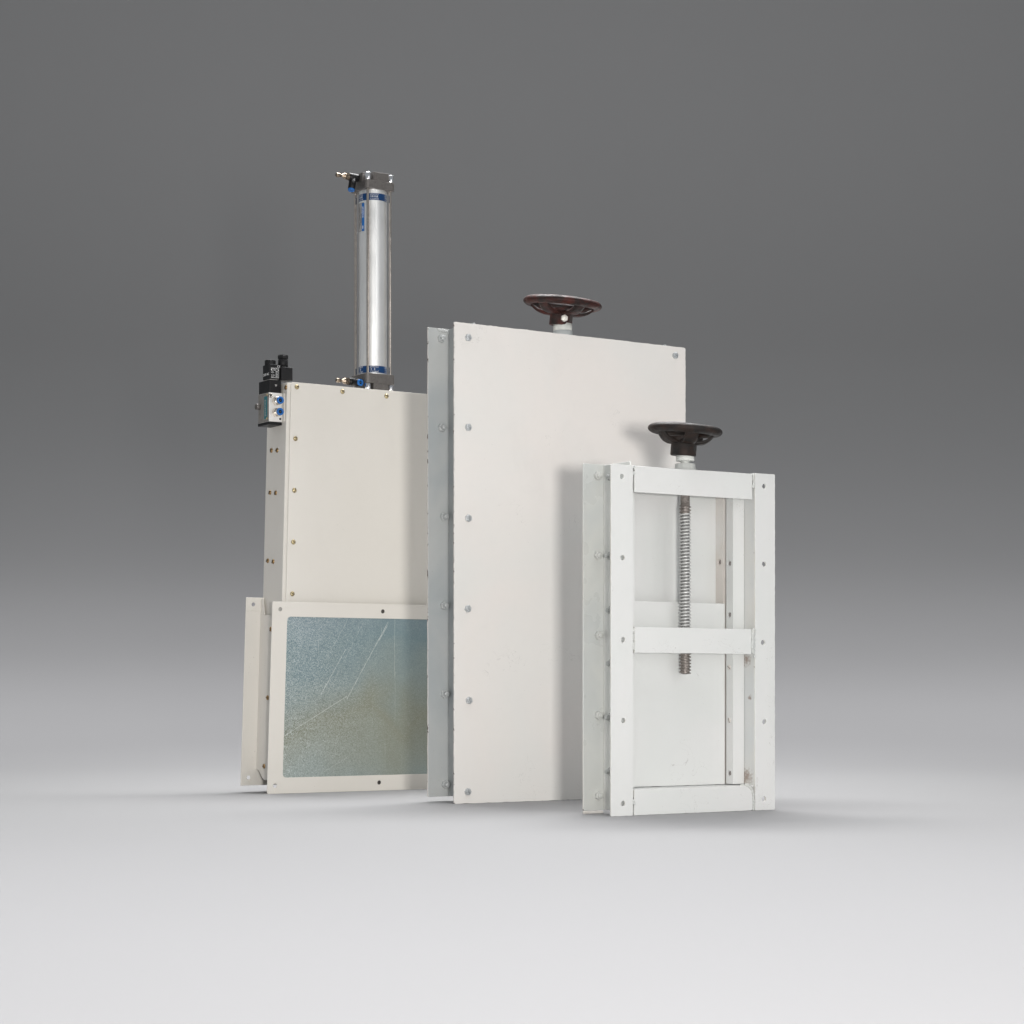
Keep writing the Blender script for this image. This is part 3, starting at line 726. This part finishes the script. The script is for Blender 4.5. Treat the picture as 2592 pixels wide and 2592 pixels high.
    for zb in (1.7100, 1.2125):                    # printed bands
        b = MB(); b.lathe([(rt+.0002, zb-.0100), (rt+.0002, zb+.0100)], n=96, mi=0)
        for da in (-1.58, -.39, .80, 2.0, 3.2):
            b.text('JANATICS', .0056, wrap(da, zb+.0066), 1, thick=.00001, bold=0)
            b.text('JANATICS', .0056, wrap(da, zb-.0066, True), 1, thick=.00001, bold=0)
            for xx in ((-.010, -.006, -.0015, .002, .0065, .009) if zb > 1.5 else (-.0095, .0005)):
                b.text('I', .0075, wrap(da+xx/rt, zb), 1, thick=.00001, bold=.0003)
        b.build('printed_band', [M['navy'], M['print']], ac)
    # label on the barrel, left of the front tie rod (angle 0 = front)
    b = MB()
    def strip(a0, a1, z0, z1, mi, rad):
        q = bmesh.new(); n = 8; A = [[q.verts.new((rad*math.sin(a0+(a1-a0)*k/n), -rad*math.cos(a0+(a1-a0)*k/n), z)) for k in range(n+1)] for z in (z0, z1)]
        for k in range(n): q.faces.new((A[0][k], A[0][k+1], A[1][k+1], A[1][k]))
        b._merge(q, mi, True)
    strip(-2.02, -1.18, 1.6120, 1.6950, 0, rt+.0002); strip(-1.40, -1.15, 1.6120, 1.6930, 1, rt+.0004); strip(-2.06, -2.0, 1.6120, 1.695, 4, rt+.0003)
    b.text('JANATICS', .0072, wrap(-1.275, 1.667, False, rt+.0006, True), 2, thick=.00001, bold=.0001)
    strip(-1.31, -1.25, 1.619, 1.628, 2, rt+.0006)
    b.text('AIR CYLINDER', .0042, wrap(-1.47, 1.650, False, rt+.0006, True), 3, thick=.00001, bold=.0001)
    for a0, z0, z1 in ((-1.62, 1.630, 1.652), (-1.62, 1.656, 1.680), (-1.76, 1.622, 1.640), (-1.76, 1.645, 1.662), (-1.76, 1.668, 1.685)):
        strip(a0-.02, a0+.02, z0, z1, 3, rt+.0006)           # lines of unreadable small print
    b.build('label', [M['label'], M['azure'], M['print'], M['dprint'], M['pink']], ac)
    for x in (-1, 1):
        for y in (-1, 1):
            b = MB(); b.lathe([(.0039, 1.16), (.0039, 1.765)], (x*ra, y*ra, 0), n=20); b.build('tie_rod', M['rod'], ac)
            for z0, z1 in ((1.7548, 1.7765), (1.1500, 1.1695)):
                b = MB(); b.lathe([(0, z0), (.0088, z0), (.0092, z0+.0006), (.0092, z1-.0006), (.0088, z1), (0, z1)], (x*ra, y*ra, 0), n=28); b.build('tie_rod_nut', M['chrome'], ac)
    # flow control elbows on the left faces
    def flow(z, down):
        f = bpy.data.objects.new('flow_regulator', None)
        b = MB(); ax = (-1, 0, 0); px = -hc
        b.lathe([(0, -.002), (.0100, -.002), (.0110, .002), (.0110, .030), (.0100, .031), (0, .031)], (px, 0, z), ax, n=28, mi=0)
        b.hexa((px, 0, z), ax, .0108, .031, .040, mi=1, phase=.3)
        b.lathe([(0, .040), (.0082, .040), (.0088, .042), (.0088, .046), (.0060, .048), (.0060, .051), (.0035, .053), (.0030, .057), (.0056, .058), (.0062, .060), (.0062, .070), (.0050, .072), (0, .072)], (px, 0, z), ax, n=24, mi=1)
        b.build('needle_valve', [M['black'], M['rod'] if False else M['darkbrass2']], ac)
        if down: pushfit(ac, (px-.0165, 0, z-.002), (-.22, -.1, -1), 'push_elbow', False, .040, .0092, M['black'])
        else: pushfit(ac, (px-.0165, 0, z-.003), (.18, -1, -.08), 'push_elbow', False, .036, .0092, M['black'])
    M['darkbrass2'] = metal('aged_nickel', (.22, .17, .125), (.33, .275, .22), .26, 260, .2)
    flow(1.7660, True); flow(1.1765, False)
    return g
valve1()
